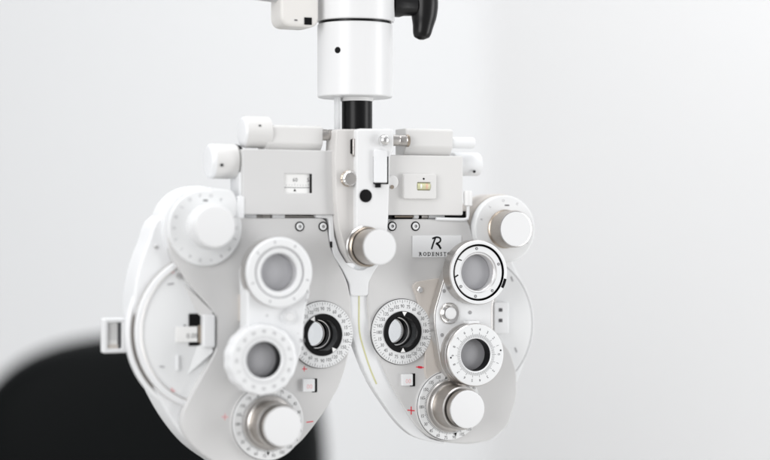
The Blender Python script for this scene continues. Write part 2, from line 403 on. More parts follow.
# ================================================================== EYEPIECES
NUM = ['90', '105', '120', '135', '150', '165', '180', '15', '30', '45', '60', '75']
def eyepiece(c, tri_angles, label):
    b = B(); b.lathe(c, [(33.2, 3), (33.2, 4.7), (32.4, 4.7)], 'ink', seg=120); b.lathe(c, [(32.6, 3)] + rim(32.6, 4, 7.6, 0.8) + [(20.8, 7.6), (20.8, 3)], 'face', seg=120)  # thin dark ring below the scale paints its contact shadow
    e = obj('eyepiece', b, ph, org=(c[0], -7.6, c[1]), label=label)
    b = B(); hole_ticks(b, c, 7.6, 30.0, 31.8, 72, 'ink', 0.32, long_every=3, r1l=31.8)
    hole_ticks(b, c, 7.6, 28.8, 31.8, 24, 'ink', 0.38)
    for i in range(24):
        a = pi / 2 + i * pi / 12; b.text(NUM[i % 12], c[0] + 25.6 * cos(a), c[1] + 25.6 * sin(a), 7.6, 5.0, 'ink', rot=0, sx=0.85)
    obj('degree_scale', b, e)
    b = B(); b.lathe(c, [(20.8, 4), (20.8, 8.4), (20.2, 9), (16.2, 9), (15.4, 8.2), (15.4, -5), (14.4, -5.4), (14.4, -11), (13.6, -11.6), (13.6, -16), (12.8, -16.6), (12.8, -23), (22.2, -38), (22.3, 3.5)], 'black', seg=96)
    br = obj('barrel', b, e)
    for a in tri_angles:
        b = B(); a = radians(a); R = lambda r, t: (c[0] + r * cos(a + t), c[1] + r * sin(a + t))
        b.tri([R(20.4, -0.13), R(20.4, 0.13), R(15.8, 0)], 9, 'paper', h=0.2)
        obj('pointer', b, e)
    for r_, d_ in ((14.38, -8.5), (12.78, -19.0)):
        b = B(); b.lathe(c, [(r_, d_ - 0.6), (r_, d_ + 0.5), (r_ - 0.75, d_ + 0.2), (r_ - 0.9, d_ - 0.5)], 'chrome', seg=96)
        obj('lens_rim', b, e)
    b = B(); R0 = 34.0; pr_ = [(12.7 * k / 8, -21 + (sqrt(R0 * R0 - (12.7 * k / 8) ** 2) - sqrt(R0 * R0 - 12.7 ** 2))) for k in range(8, -1, -1)]
    b.lathe(c, [(0, -22.6), (12.7, -22.6)] + pr_, 'glass', seg=64); obj('lens', b, e, ang=50)
    return e
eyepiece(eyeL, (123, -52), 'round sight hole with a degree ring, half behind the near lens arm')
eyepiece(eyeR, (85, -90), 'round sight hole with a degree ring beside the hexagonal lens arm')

# ================================================================== LENS ARMS
armL = roundpoly(P([(264, 246), (294, 246), (306, 264), (311, 292), (305, 312), (303.5, 345), (294, 376), (262, 388), (238, 378), (234, 352), (247, 334), (247.5, 298), (246, 266)], 34), 7)
b = B(); b.prism([armL, circ(jl1, 18.8), circ(jl2, 17.5)], 13, 34, 'white', 2.2, backbev=1.0)
for t, x, y, m_ in (('R', 307, 291, 'ink'), ('o', 307, 300, 'inkpale'), ('+', 267, 316, 'inkpale'), ('-', 298, 333, 'inkpale'), ('90', 302, 341, 'inkpale')):
    b.text(t, *at(x, y, 34), 34, 6, m_)
al = obj('lens_arm', b, ph, label='white swing arm with two lens rings, nearer and out of focus')
b = B(); b.prism([rrect(*(lambda a, c: (a[0], c[0], a[1], c[1]))(at(241, 322, 12), at(262, 294, 12)), 2)], 3.5, 12.6, 'warm', 0.8); obj('arm_bracket', b, al)
b = B(); b.lathe(at(290, 317, 38), [(7.5, 33)] + rim(7.5, 34, 36, 1) + [(5, 36), (4.6, 39), (3.8, 39.6), (0, 39.6)], 'chrome', seg=48, mats=['white'] * 3 + ['white', 'white', 'cap', 'cap', 'cap', 'cap']); obj('pivot_button', b, al)
def ring(c, parent, d0, d1, prof, mats, glass_d, glass_r, name, label=None, kn=0, knurl=0, extra=None):
    b = B(); b.lathe(c, prof, 'white', seg=144, mats=mats, kn=kn, knurl=knurl)
    if extra: extra(b)
    o = obj(name, b, parent, label=label)
    return o
def glass(c, r, d, parent, m='hazeglass'):
    b = B(); R0 = 90.0
    pr_ = [(r * k / 6, d + (sqrt(R0 * R0 - (r * k / 6) ** 2) - sqrt(R0 * R0 - r * r))) for k in range(6, -1, -1)]
    b.lathe(c, [(0, d - 1.4), (r, d - 1.4)] + pr_, m, seg=72)
    o = bpy.data.objects; q = obj('lens', b, parent, ang=50); return q

# left upper ring (part of the phoropter, its lens a sub-part)
def upperL():
    b = B(); prof = [(31, 24.2), (33.6, 25.2), (33.6, 36.2), (30.6, 36.8), (30.6, 39.2), (33.4, 39.9), (33.4, 42.4), (32.6, 43.6), (31.4, 44), (25.4, 44), (24.8, 43.2), (24.8, 41.4), (23.4, 41.4), (23.4, 42.6), (22.6, 43), (19.4, 42.6), (18.2, 41), (18.2, 24.2)]
    ms = ['edge', 'edge', 'edge', 'black', 'edge', 'white', 'white', 'white', 'face', 'face', 'inner', 'inner', 'inner', 'face', 'face', 'white', 'inner']
    b.lathe(jl1, prof, 'white', seg=120, mats=ms)
    for a in (58, 100, 140, 200, 250, 300, 345):
        a = radians(a); b.stroke([(jl1[0] + 28 * cos(a), jl1[1] + 28 * sin(a)), (jl1[0] + 30.2 * cos(a), jl1[1] + 30.2 * sin(a))], 1.2, 44, 'inkpale')
    o = obj('lens_ring', b, ph, label='upper lens ring of the nearer swing arm'); glass(jl1, 17.9, 30, o)
upperL()
def lowerL():
    b = B(); prof = [(32.6, 24.2), (33.6, 26), (33.6, 41), (32.4, 43.4), (30.4, 44), (18.6, 44), (17.4, 43), (17.0, 42), (17.0, 26)]
    ms = ['white', 'white', 'white', 'white', 'face', 'white', 'black', 'black']
    n = 0
    b.lathe(jl2, prof[:5], 'white', seg=240, kn=15, knurl=0.022, mats=ms[:4])
    b.lathe(jl2, [(30.4 * 1.022, 43.9), (18.6, 44), (17.4, 43), (17.0, 42), (17.0, 22)], 'white', seg=120, mats=['face', 'white', 'black', 'black'])
    hole_ticks(b, jl2, 44.0, 20, 23, 60, 'inkpale', 0.4)
    for i in range(16):
        a = 2 * pi * i / 16; b.text(str((i * 10) % 90), jl2[0] + 27 * cos(a), jl2[1] + 27 * sin(a), 44, 4.2, 'inkpale', rot=a - pi / 2)
    o = obj('lens_ring', b, ph, label='lower lens wheel of the nearer swing arm with scalloped rim'); glass(jl2, 16.9, 31, o)
lowerL()

# right arm
basR = roundpoly(P([(413, 286), (417, 282), (440, 278), (480, 280), (480, 372), (446, 378), (430, 384), (425.5, 374), (425.5, 345), (418, 300)], 8), 5)
b = B(); b.prism([basR], 3.6, 7.2, 'warm', 0.7)
br = obj('arm_bracket', b, ph, label='warm grey back plate under the sharper lens arm')
b = B(); b.lathe(at(420, 290, 8), [(3.2, 7.2), (3.2, 8.6), (2.4, 9.4), (0, 9.4)], 'chrome', seg=32); obj('screw', b, br)
armR = roundpoly(P([(449, 262), (462, 246), (492, 248), (504, 262), (502, 285), (493, 302), (493, 345), (496, 372), (480, 388), (452, 382), (441, 368), (434, 325), (434, 312), (442, 284)], 20), 8)
b = B(); b.prism([armR, circ(jr1, 17.5), circ(jr2, 16)], 8.2, 20, 'edge', 1.4, backbev=1.2)
ar = obj('lens_arm', b, ph, label='white faced angular swing arm with a metal edge')
fr = roundpoly(P([(451, 264), (463, 249), (490, 250), (502, 263), (500, 285), (491, 302), (491, 345), (494, 370), (480, 386), (454, 380), (443, 367), (436, 325), (436, 313), (444, 285)], 21), 7)
b = B(); b.prism([fr, circ(jr1, 17.6), circ(jr2, 16.1)], 19.6, 20.9, 'white', 0.5)
for x, y in ((444, 291), (470, 312.5), (442, 335)):
    b.lathe(at(x, y, 21), [(1.9, 20.9), (1.9, 21.3), (1.2, 21.5), (0, 21.2)], 'inkpale', seg=20)
obj('face_plate', b, ar)
b = B(); b.lathe(at(450.5, 313.5, 24), [(10.6, 20.8), (10.6, 22.2), (9.9, 23), (6.4, 21.8), (6.2, 24.8), (5.4, 25.8), (0, 26)], 'metal', seg=64, mats=['metal', 'metal', 'chrome', 'chrome', 'cap', 'cap'])
obj('pivot_button', b, ar)
def upperR():
    b = B(); prof = [(31, 21), (32.4, 22), (32.4, 36.6), (31.6, 37.8), (30.4, 38), (28.8, 38), (28.4, 37.6), (28.4, 24), (26.8, 24), (26.8, 36), (26.2, 36.8), (20.6, 36.8), (20.2, 36), (19.6, 35.6), (18.6, 35.2), (17.9, 34.4), (17.9, 22)]
    ms = ['edge', 'metal', 'edge', 'white', 'face', 'white', 'black', 'blackmat', 'black', 'edge', 'face', 'edge', 'inner', 'white', 'edge', 'inner']
    b.lathe(jr1, prof, 'white', seg=144, mats=ms)
    for a in (95, 215, 262, 310, 20):
        a = radians(a); b.lathe((jr1[0] + 24 * cos(a), jr1[1] + 24 * sin(a)), [(1.4, 36.8), (1.4, 37.1), (0.9, 37.2)], 'ink', seg=18)
    b.stroke([(jr1[0] + 27.4 * cos(radians(150)), jr1[1] + 27.4 * sin(radians(150))), (jr1[0] + 22.5 * cos(radians(147)), jr1[1] + 22.5 * sin(radians(147)))], 1.0, 36.8, 'blackmat')
    b.stroke([(jr1[0] + 27.4 * cos(radians(190)), jr1[1] + 27.4 * sin(radians(190))), (jr1[0] + 23 * cos(radians(186)), jr1[1] + 23 * sin(radians(186)))], 1.4, 36.8, 'blackmat')
    for k in range(8):
        a = radians(-14 - k * 2.2); b.stroke([(jr1[0] + 29 * cos(a), jr1[1] + 29 * sin(a)), (jr1[0] + 31.4 * cos(a), jr1[1] + 31.4 * sin(a))], 1.5, 38, 'blackmat')
    o = obj('lens_ring', b, ph, label='upper lens ring of the sharper arm with a black gap round its face')
    glass(jr1, 17.6, 26, o)
upperR()
def lowerR():
    b = B(); prof = [(30, 20), (31.6, 21), (31.6, 24.6), (29.4, 25.6), (29.4, 26.8), (31.4, 27.8), (31.4, 31.6), (30.2, 32.4), (31.6, 33.2), (31.6, 36.8), (30.8, 37.8), (29.8, 38), (17.4, 38), (16.4, 37.2), (16.2, 36), (16.2, 20)]
    ms = ['edge', 'metal', 'metal', 'brass', 'metal', 'metal', 'inner', 'metal', 'metal', 'edge', 'face', 'face', 'white', 'black', 'black']
    b.lathe(jr2, prof, 'white', seg=144, mats=ms)
    hole_ticks(b, jr2, 38, 17.8, 20.8, 90, 'ink', 0.28, long_every=5, r1l=22.6)
    for i, t in enumerate(['0', '10', '20', '30', '40', '50', '60', '70', '80', '90', '80', '70', '60', '50', '40', '30', '20', '10']):
        a = 2 * pi * i / 18; b.text(t[0], jr2[0] + 25.6 * cos(a), jr2[1] + 25.6 * sin(a), 38, 4.0, 'ink', rot=a - pi / 2)
    for a in (8, 184): a = radians(a); b.lathe((jr2[0] + 28 * cos(a), jr2[1] + 28 * sin(a)), [(0.9, 38), (0.9, 38.2), (0, 38.2)], 'blackmat', seg=14)
    o = obj('lens_ring', b, ph, label='lower lens ring of the sharper arm with engraved ticks'); glass(jr2, 16.0, 25.5, o)
    b = B(); b.box(jr2[0] - 7, jr2[0] + 5, jr2[1] + 30.5, jr2[1] + 34, 24, 36, 'white', 0.8, 1.4); obj('index_tab', b, o)
lowerR()

# ================================================================== AXIS DIALS
def axis_dial(c, R, capc, prof, mats, label, ticks='ink', start=180.0):
    b = B(); b.lathe(c, [(R + 1.2, 3.4), (R + 1.2, 7.4), (R + .6, 8)] + rim(R, 8.2, 12, 0.8) + [(24, 12)], 'face', seg=120, mats=['plate', 'plate', 'ink'] + ['face'] * 6)  # dark segment under the dial edge is a painted contact shadow
    o = obj('axis_dial', b, ph, label=label)
    b = B(); hole_ticks(b, c, 12, 26.2, 28.4, 110, ticks, 0.42, long_every=5, r1l=29.4)
    seq = [180, 165, 150, 135, 120, 105, 90, 75, 60, 45, 30, 15]
    for i in range(22):
        a = radians(180 - i * 360 / 22); b.text(str(seq[i % 12] if i <= 12 else [15, 30, 45, 60, 75, 90, 105, 120, 135, 150][21 - i] if i > 12 else 0), c[0] + 32.2 * cos(a), c[1] + 32.2 * sin(a), 12, 4.6, ticks, sx=0.85)
    obj('degree_scale', b, o)
    b = B(); b.lathe(c, prof, 'metal', seg=288, mats=mats, knurl=0.008, kn=96); obj('knob', b, o)
    return o
aL = at(269, 423, 12); aR = at(450, 406, 12)
pk = lambda top, r1, r2, rc: [(26.6, 11.6), (26.6, 13), (25.6, 14.4), (23, 14.8), (21.6, 16), (21.6, top * .76), (20.6, top * .76 + 1.5), (r1, top * .76 + 1.5), (r1 - 0.6, top * .76 + 3), (rc, top * .76 + 3.6), (rc, top - 1.6), (rc - .4, top - .5), (rc - 1.6, top), (0, top + 0.2)]
mk = ['metal', 'edge', 'metal', 'metal', 'brushed', 'edge', 'metal', 'black', 'black', 'brushed', 'chrome', 'cap', 'cap']
dialR = axis_dial(aR, 34.5, None, pk(52, 18.2, 0, 19), mk, 'degree dial with long two-stage metal knob, in sharp focus')
dialL = axis_dial(aL, 36, None, pk(50, 18.6, 0, 19.2), mk, 'degree dial with stubby metal knob at the lower edge')
for c_, angs in ((aR, (98, -78)), (aL, (112, -92))):
    for a_ in angs:
        b = B(); a_ = radians(a_); q = lambda r, t: (c_[0] + r * cos(a_ + t), c_[1] + r * sin(a_ + t))
        b.tri([q(28.2, -.06), q(28.2, .06), q(31.4, 0)], 12, 'blackmat', h=0.4)
        obj('pointer', b, dialR if c_ is aR else dialL)

# square push buttons
for (x0, y0, x1, y1) in ((303, 379, 315, 392), (402.5, 374, 413, 386)):
    b = B(); b.pbox(x0, x1, y0, y1, 3.6, 8, 'white', 0.5, 0.8); b.text('00', *at((x0 + x1) / 2 + .6, (y0 + y1) / 2 + 1.4, 8), 8, 6.2, 'pink')
    o = obj('push_button', b, ph)
    b2 = B(); b2.pbox(x1 - 3, x1 + 2.2, y0 - .5, y1 + .5, 3.8, 4.4, 'blackmat', 0.1, 0.4); obj('button_shadow', b2, o)  # black sheet painted in as the shadow along the button's right side

# ================================================================== SCREWS ON THE PLATES
def ring_screw(px, py, d, par, dark=False):
    c = at(px, py, d + 0.6); b = B()
    b.lathe(c, [(4.8, d - 0.5), (4.8, d + 0.5), (3.6, d + 0.6)], 'black', seg=40)
    b.lathe(c, [(3.6, d - 0.2), (3.6, d + 0.7), (3.0, d + 1.2), (1.6, d + 1.2), (1.5, d - 0.3), (0, d - 0.5)], 'white' if not dark else 'metal', seg=40, mats=['chrome', 'white', 'white', 'black', 'black'])
    obj('screw', b, par, label=None)
ring_screw(299.8, 226.5, 4, hl); ring_screw(323.2, 226.5, 4, hl); ring_screw(415.6, 226.2, 4, hr); ring_screw(392.3, 226.2, 4, hr, True)

# logo plate
lc0 = at(412.5, 257.5, 5); lc1 = at(461.5, 235.5, 5)
b = B(); b.box(lc0[0], lc1[0], lc0[1], lc1[1], 3.6, 5, 'white', 0.3, 0.6)
def q(px, py): return at(px, py, 5)
# the R sign
b.stroke([q(431.6, 248.8), q(433.2, 243.6), q(435.2, 238.4)], 1.7, 5, 'blackmat')
Rr = smooth([q(432.6, 238.6), q(436.4, 237.2), q(440.0, 238.2), q(440.4, 240.8), q(438.2, 242.9), q(436.4, 243.4)], 4, closed=False)
b.stroke(Rr, 1.7, 5, 'blackmat'); b.stroke([q(436.4, 243.4), q(439, 245.6), q(440.6, 248.4)], 2.2, 5, 'blackmat')
xx = 418.4
for ch in 'RODENSTOCK':
    w = {'R': 4.2, 'O': 4.4, 'D': 4.4, 'E': 3.7, 'N': 4.5, 'S': 3.3, 'T': 3.9, 'C': 4.1, 'K': 4.2}[ch]
    c = q(xx + w / 2, 254.2); b.text(ch, c[0], c[1], 5, 5.2, 'blackmat', bold=0.12)
    if ch in 'RDENTK':
        off = -1.25 if ch != 'T' else 0
        for vv in (-1.75, 1.75):
            if ch == 'T' and vv > 0: continue
            b.stroke([(c[0] + off - 0.75, c[1] + vv), (c[0] + off + 0.75, c[1] + vv)], 0.35, 5, 'ink')
    xx += w
obj('name_plate', b, hr, label='white name plate with a black R sign')

# ================================================================== UPPER CARRIAGE
sl0 = at(243, 214.5, 8); sl1 = at(334.5, 150.5, 8)
winL = [at(284.5, 193, 8), at(312, 174, 8)]
b = B(); b.prism([rrect(sl0[0], sl1[0] + 3, sl0[1], sl1[1], 1.6), [tuple(p) for p in rrect(winL[0][0], winL[1][0], winL[0][1], winL[1][1], .4)]], -24, 8, 'plate', 1.0, backbev=1)
b2 = obj('carriage_housing', b, ph, label='pale grey box with a white scale window')
b = B(); b.box(sl0[0] - 1.4, sl0[0] + 6, sl0[1] + 2, sl1[1] - 22, -26, 2, 'white', 1.2, 2); obj('side_cover', b, b2)
b = B(); b.box(winL[0][0] - 1, winL[1][0] + 1, winL[0][1] - 1, winL[1][1] + 1, 2, 5.4, 'paper', 0.1, 0.3)
vL = at(298, 187.6, 5.4)[1]
b.stroke([(winL[0][0], vL), (winL[1][0] - 1.5, vL)], 0.55, 5.4, 'ink')
for i in range(9):
    u = winL[0][0] + 3 + i * 2.9; b.stroke([(u, vL + 1.6), (u, vL + (4.2 if i % 5 == 3 else 3.0))], 0.35, 5.4, 'inkpale')
b.text('60', winL[0][0] + 12, vL + 7.4, 5.4, 5.4, 'ink'); b.text('5', winL[1][0] - 3, vL + 7.4, 5.4, 5.4, 'ink')
b.tri([(winL[0][0] + 10.2, vL - 3.6), (winL[0][0] + 13.2, vL - 3.6), (winL[0][0] + 11.7, vL - 1.0)], 5.4, 'blackmat')
b.box(winL[1][0] - 1.6, winL[1][0] + 0.4, winL[0][1] + .2, winL[1][1] - .2, 5.2, 7.4, 'black', 0.1, 0.2)
obj('distance_scale', b, b2)
# right box
sr0 = at(388, 215, 8); sr1 = at(463, 156, 8)
lv0 = at(417.5, 190.2, 12.5); lv1 = at(430.5, 182.4, 12.5)
b = B(); b.prism([rrect(sr0[0], sr1[0], sr0[1], sr1[1], 1.6)], -24, 8, 'pale', 1.0, backbev=1)
b3 = obj('carriage_housing', b, ph, label='pale box with a small spirit level window')
f0 = at(404, 199, 12.5); f1 = at(436.5, 174, 12.5)
b = B(); b.prism([rrect(f0[0], f1[0], f0[1], f1[1], 2), rrect(lv0[0], lv1[0], lv0[1], lv1[1], 0.6)], 7.5, 12.5, 'pale', 1.0)
dc2 = at(423.7, 178.8, 12.5); b.lathe(dc2, [(1.0, 12.4), (1.0, 12.8), (0, 12.8)], 'blackmat', seg=20)
lf = obj('level_frame', b, b3)
b = B(); b.lathe_u((lv0[0] + .2, -9.5, (lv0[1] + lv1[1]) / 2), [(0, 0), (3.7, 0.1), (3.7, lv1[0] - lv0[0] - .5), (0, lv1[0] - lv0[0] - .4)], 'vial', seg=32)
b.box(lv0[0], lv1[0], lv0[1], lv1[1], 7.6, 8.2, 'ink', 0.1, .2)
b.lathe_u((lv0[0] + 7.4, -10.1, (lv0[1] + lv1[1]) / 2), [(0, 0), (2.6, 0.4), (3.35, 2), (3.35, 4), (2.6, 5.2), (0, 5.6)], 'bubble', seg=24)
b.lathe_u((lv0[0] + 2.4, -10.2, (lv0[1] + lv1[1]) / 2), [(0, 0), (2.9, 0.3), (3.3, 1.6), (2.9, 2.8), (0, 3.2)], 'paper', seg=24)
obj('spirit_level', b, b3)

# side adjusting knobs (axis along the carriage)
def cyl_u(px0, px1, py, r, d, m, sgn, name, label=None, parent=ph, extra=None, prof=None, mats=None, kn=0, knurl=0):
    """cylinder along u between picture columns px0 and px1 at depth d"""
    a = at(px0, py, d); c = at(px1, py, d); L = abs(c[0] - a[0]); o = (a[0] if sgn > 0 else max(a[0], c[0]), -d, a[1])
    pf = prof(r, L) if prof else [(0, 0), (r - .6, 0), (r, .6), (r, L - 2.2), (r - .7, L - .8), (r - 2.2, L), (0, L + .2)]
    b = B(); b.lathe_u(o, pf, m, sgn=sgn, seg=72, mats=mats, kn=kn, knurl=knurl)
    if extra: extra(b, o, L)
    return obj(name, b, parent, label=label)
def dot(b, px, py, d, r):
    c = at(px, py, d); b.lathe(c, [(r, d - 1.5), (r, d + 0.15), (0, d + 0.15)], 'black', seg=20)
cyl_u(236, 207, 161.5, 17, -14, 'side', -1, 'adjusting_knob', 'short white side knob with a grub screw hole',
      extra=lambda b, o, L: dot(b, 222, 165, 3.2, 1.5),
      prof=lambda r, L: [(0, -3), (r - 1, -3), (r - 1, 0), (r, .4), (r, 1.2), (r - .8, 1.6), (r, 2.4), (r, L - 5), (r - .5, L - 2.6), (r - 2.2, L - .6), (r - 4.5, L), (0, L + .2)],
      mats=['black', 'black', 'black', 'black', 'chrome', 'pale', 'pale', 'white', 'white', 'white', 'white'])
cyl_u(452, 478.5, 164, 12, -16, 'white', 1, 'adjusting_knob', 'white side knob half hidden behind the box', extra=lambda b, o, L: dot(b, 474.5, 171.5, -3.4, 1.4))
# rails
cyl_u(268, 241, 132.5, 15.5, -8, 'side', -1, 'rail_knob', 'rounded white end knob of the top rail', extra=lambda b, o, L: dot(b, 260, 126, 6.6, 1.4),
      prof=lambda r, L: [(0, -1), (r - 2.6, -1), (r - .2, .4), (r, 2), (r, L - 5), (r - .6, L - 2.4), (r - 2.4, L - .6), (r - 5, L), (0, L + .2)],
      mats=['pale'] * 5 + ['white'] * 3)
def rail(px0, px1, ytop, ymid, ybot, name, label):
    d = 4; a = at(px0, ytop, d); c = at(px1, ytop, d); vm = at(px0, ymid, d)[1]; vb = at(px0, ybot, d)[1]; vt = a[1]
    sec = roundpoly([(-22, vt), (d - 2, vt), (d, vt - 2), (d, vm), (d - 7, vb), (-22, vb)], 1.6)
    n = len(sec); vs = []; E = ((a[0], .96), (a[0] + .8, 1), (c[0] - .8, 1), (c[0], .96)); cm = ((-9), (vt + vb) / 2)
    for u, k in E: vs += [(u, -(cm[0] + (p[0] - cm[0]) * k), cm[1] + (p[1] - cm[1]) * k) for p in sec]
    fs = [tuple(range(n)), tuple(3 * n + i for i in range(n))]
    for r_ in range(3): fs += [(r_ * n + i, r_ * n + (i + 1) % n, (r_ + 1) * n + (i + 1) % n, (r_ + 1) * n + i) for i in range(n)]
    b = B(); b.add(vs, fs, 'pale'); return obj(name, b, ph, label=label)
rail(267, 323, 124.5, 143, 151, 'guide_rail', 'long white guide rail on top of the scale box')
rail(406, 453, 128, 146, 155, 'guide_rail', 'white guide rail on top of the spirit level box')
cyl_u(449, 474, 142.5, 5.8, -4, 'white', 1, 'rail_pin', 'thin white pin at the far end of the rail')
cyl_u(320, 338, 134.8, 5.6, -2, 'metal', 1, 'threaded_rod', None, prof=lambda r, L: [(0, 0), (r, 0), (r, L * .35), (r - .8, L * .38), (r - .8, L * .45), (r, L * .48), (r, L * .9), (r - .8, L * .93), (r - .8, L), (0, L)])
cyl_u(389, 408, 140.3, 5.6, 6, 'metal', 1, 'threaded_rod', None, prof=lambda r, L: [(0, 0), (r, 0), (r, L * .45), (r - .6, L * .5), (r, L * .55), (r, L * .82), (r + .6, L * .86), (r + .6, L), (0, L)], mats=['metal'] * 6 + ['brass', 'black'])

# under-carriage gap and slide rods
b = B(); b.pbox(248, 336, 211, 222, -22, -8, 'blackmat', .3, .5); obj('slide_channel', b, ph); b = B(); b.pbox(392, 466, 211, 222, -22, -8, 'blackmat', .3, .5); obj('slide_channel', b, ph)
b = B(); y = 216.6
for (x0, x1, r, m_) in ((244, 256, 2.2, 'white'), (256, 262, 1.4, 'metal'), (262, 270, 2.0, 'metal'), (271.5, 284, 3.0, 'white'), (284, 330, 1.2, 'metal')):
    a = at(x0, y, -2); c = at(x1, y, -2); b.lathe_u((a[0], 2, a[1]), [(0, 0), (r - .4, 0), (r, .4), (r, c[0] - a[0] - .4), (r - .4, c[0] - a[0]), (0, c[0] - a[0])], m_, seg=24)
obj('slide_rod', b, ph)
b = B(); y = 216.6
for (x0, x1, r, m_) in ((395, 413, 1.2, 'brass'), (413, 418, 2.4, 'white'), (421, 427, 2.6, 'metal'), (428, 444, 2.0, 'white')):
    a = at(x0, y, -2); c = at(x1, y, -2); b.lathe_u((a[0], 2, a[1]), [(0, 0), (r - .4, 0), (r, .4), (r, c[0] - a[0] - .4), (r - .4, c[0] - a[0]), (0, c[0] - a[0])], m_, seg=24)
obj('slide_rod', b, ph)
b = B(); pts = [at(436, 218.8, 6), at(464, 219.6, 6), at(467.4, 218.6, 6), at(468, 215, 6), at(468, 203, 6)]
b.tube([(p[0], -6, p[1]) for p in pts], 1.7, 'white'); sp = at(468, 206, 6)
b.lathe_v((sp[0], -6, sp[1]), [(0, 0), (3.6, 0), (4.4, .8), (4.6, 13), (3.8, 15.4), (0, 15.8)], 'side', seg=32); obj('stop_rod', b, ph, label='thin white angled stop rod with a sleeve')
b = B(); b.pbox(238, 244.5, 196, 218.5, -4, 9.5, 'white', 1, 1.6); obj('stop_rod', b, ph, label='short white stop post at the corner of the box')

# ================================================================== CENTRAL BRACKET
hubo = roundpoly(P([(336.5, 129), (358, 129), (358, 262), (353, 264), (345, 250), (339, 228), (336, 200), (335, 160)], 16), 3)
b = B(); b.prism([hubo], -10, 16, 'recess_shade', 1.6, backbev=1)
hb = obj('centre_bracket', b, ph, label='tapering white centre bracket behind the middle knob')
hub2 = roundpoly(P([(357, 128.5), (394, 128.5), (394, 151), (390.5, 156), (389, 215), (387, 240), (381, 262), (360, 264), (357, 250), (356.5, 210)], 24), 4)
b = B(); b.prism([hub2], -10, 24, 'arm', 2.0, backbev=1); obj('bracket_face', b, hb)
b = B(); b.pbox(373.5, 388.5, 156.5, 184, 23.2, 24.6, 'blackmat', .1, .4); b.pbox(374.8, 387.4, 150, 182.6, 24.0, 28, 'white', .8, 1); b.pbox(376, 381, 183, 187.5, 23.6, 26.6, 'black', .3, .4); obj('latch_tongue', b, hb)
c = at(365.8, 195.8, 24.6); b = B(); b.lathe(c, [(6.4, 23.5), (6.4, 24.8), (5.6, 25.2), (0, 25.2)], 'blackmat', seg=48); obj('cover_dot', b, hb, label='flat black round plug')
b = B(); c = at(384, 140.2, 28)
b.lathe(c, [(5.8 * sin(pi * k / 12), 28 - 5.8 * cos(pi * k / 12)) for k in range(13)], 'chrome', seg=40); obj('ball_joint', b, hb)
c = at(350.6, 178.5, 23); b = B()
b.lathe(c, [(7.6, 15.5), (7.6, 17), (6.6, 17.8), (5.4, 17.8), (7.0, 19), (7.0, 22), (6, 23), (0, 23.2)], 'chrome', seg=120, kn=12, knurl=.05, mats=['brass', 'brass', 'black', 'chrome', 'chrome', 'chrome', 'metal']); obj('clamp_screw', b, hb)
b = B(); b.pbox(353, 357.6, 138, 156.5, 15, 19.5, 'metal', 1.2, 2.2); b.pbox(350.5, 354, 139, 154, 15, 16.6, 'blackmat', .3, 1.4); obj('spring_clip', b, hb)
c = at(392.8, 182, 12); b = B(); b.lathe(c, [(6.5, 6), (6.5, 11), (5.5, 12), (0, 12)], 'white', seg=40, mats=['white', 'side', 'side']); b.lathe(at(392, 187, 12), [(2, 11), (2, 12.6), (0, 12.6)], 'brass', seg=20); obj('side_screw', b, hb)
# middle knob
c = at(380, 247, 60)
b = B(); b.lathe(c, [(20.5, 23), (20.5, 25.4), (19.6, 26.4), (18, 26.4), (17.6, 27.4), (19.2, 28.4), (19.2, 31), (18, 32), (16.4, 32), (16.2, 33.4), (17.4, 34.4), (17.4, 58.6), (17.0, 59.6), (15.8, 60), (0, 60.2)], 'brushed', seg=240,
                 mats=['metal', 'chrome', 'brass', 'brass', 'brass', 'metal', 'brass', 'black', 'black', 'metal', 'brushed', 'chrome', 'cap', 'cap'], knurl=.004, kn=80)
obj('centre_knob', b, ph, label='long metal knob with a white end in the middle')
# fork that joins the bracket to the two sides
fk = P([(316, 214.6), (333.5, 214.2), (334.5, 236), (339, 251), (347, 264), (356, 270), (364, 270), (374, 262), (381, 262), (374, 272), (369, 282), (368.2, 296), (351, 296), (350, 284), (343, 270), (334, 256), (329.6, 238), (329, 218.6), (316, 217.6)], 4.5)
b = B(); b.prism([roundpoly(fk, 3)], -14, 4.5, 'white', 1.2, backbev=1)
fkobj = obj('fork_bracket', b, ph, label='curved white fork under the middle knob')
c = at(331.3, 244.5, 5); b = B(); b.box(c[0] - .9, c[0] + .9, c[1] - 3, c[1] + 3, 3.8, 5.3, 'black', .2, .6); obj('clip', b, fkobj)

# left hanging scale frame
b = B(); o_ = [at(103.5, 353.5, -26), at(127, 318, -26)]
inn = [at(108, 349, -26), at(122, 322.5, -26)]
b.prism([rrect(o_[0][0], o_[1][0], o_[0][1], o_[1][1], 2.0), rrect(inn[0][0], inn[1][0], inn[0][1], inn[1][1], .8)], -37, -26, 'white', 1.2, backbev=1.2)
sf = obj('scale_frame', b, ph, label='small white square frame with a scale sticking out at the outer edge')
b = B(); b.box(inn[0][0] - .5, inn[1][0] + .5, inn[0][1] - .5, inn[1][1] + .5, -36, -30, 'paper', .2, .4)
b.box(inn[1][0] - 3.4, inn[1][0] + 1, inn[0][1], inn[1][1], -31.5, -28.5, 'ink', .2, .4); b.box(inn[0][0] - .4, inn[1][0] - 2, inn[0][1] - .3, inn[0][1] + 4, -31.2, -28.5, 'warm', .6, .8)
for i in range(5):
    u = inn[0][0] + 2.6 + i * 2.1; b.stroke([(u, inn[0][1] + 8), (u, inn[1][1] - 1.5)], .5, -30, 'inkpale')
obj('scale_strip', b, sf)

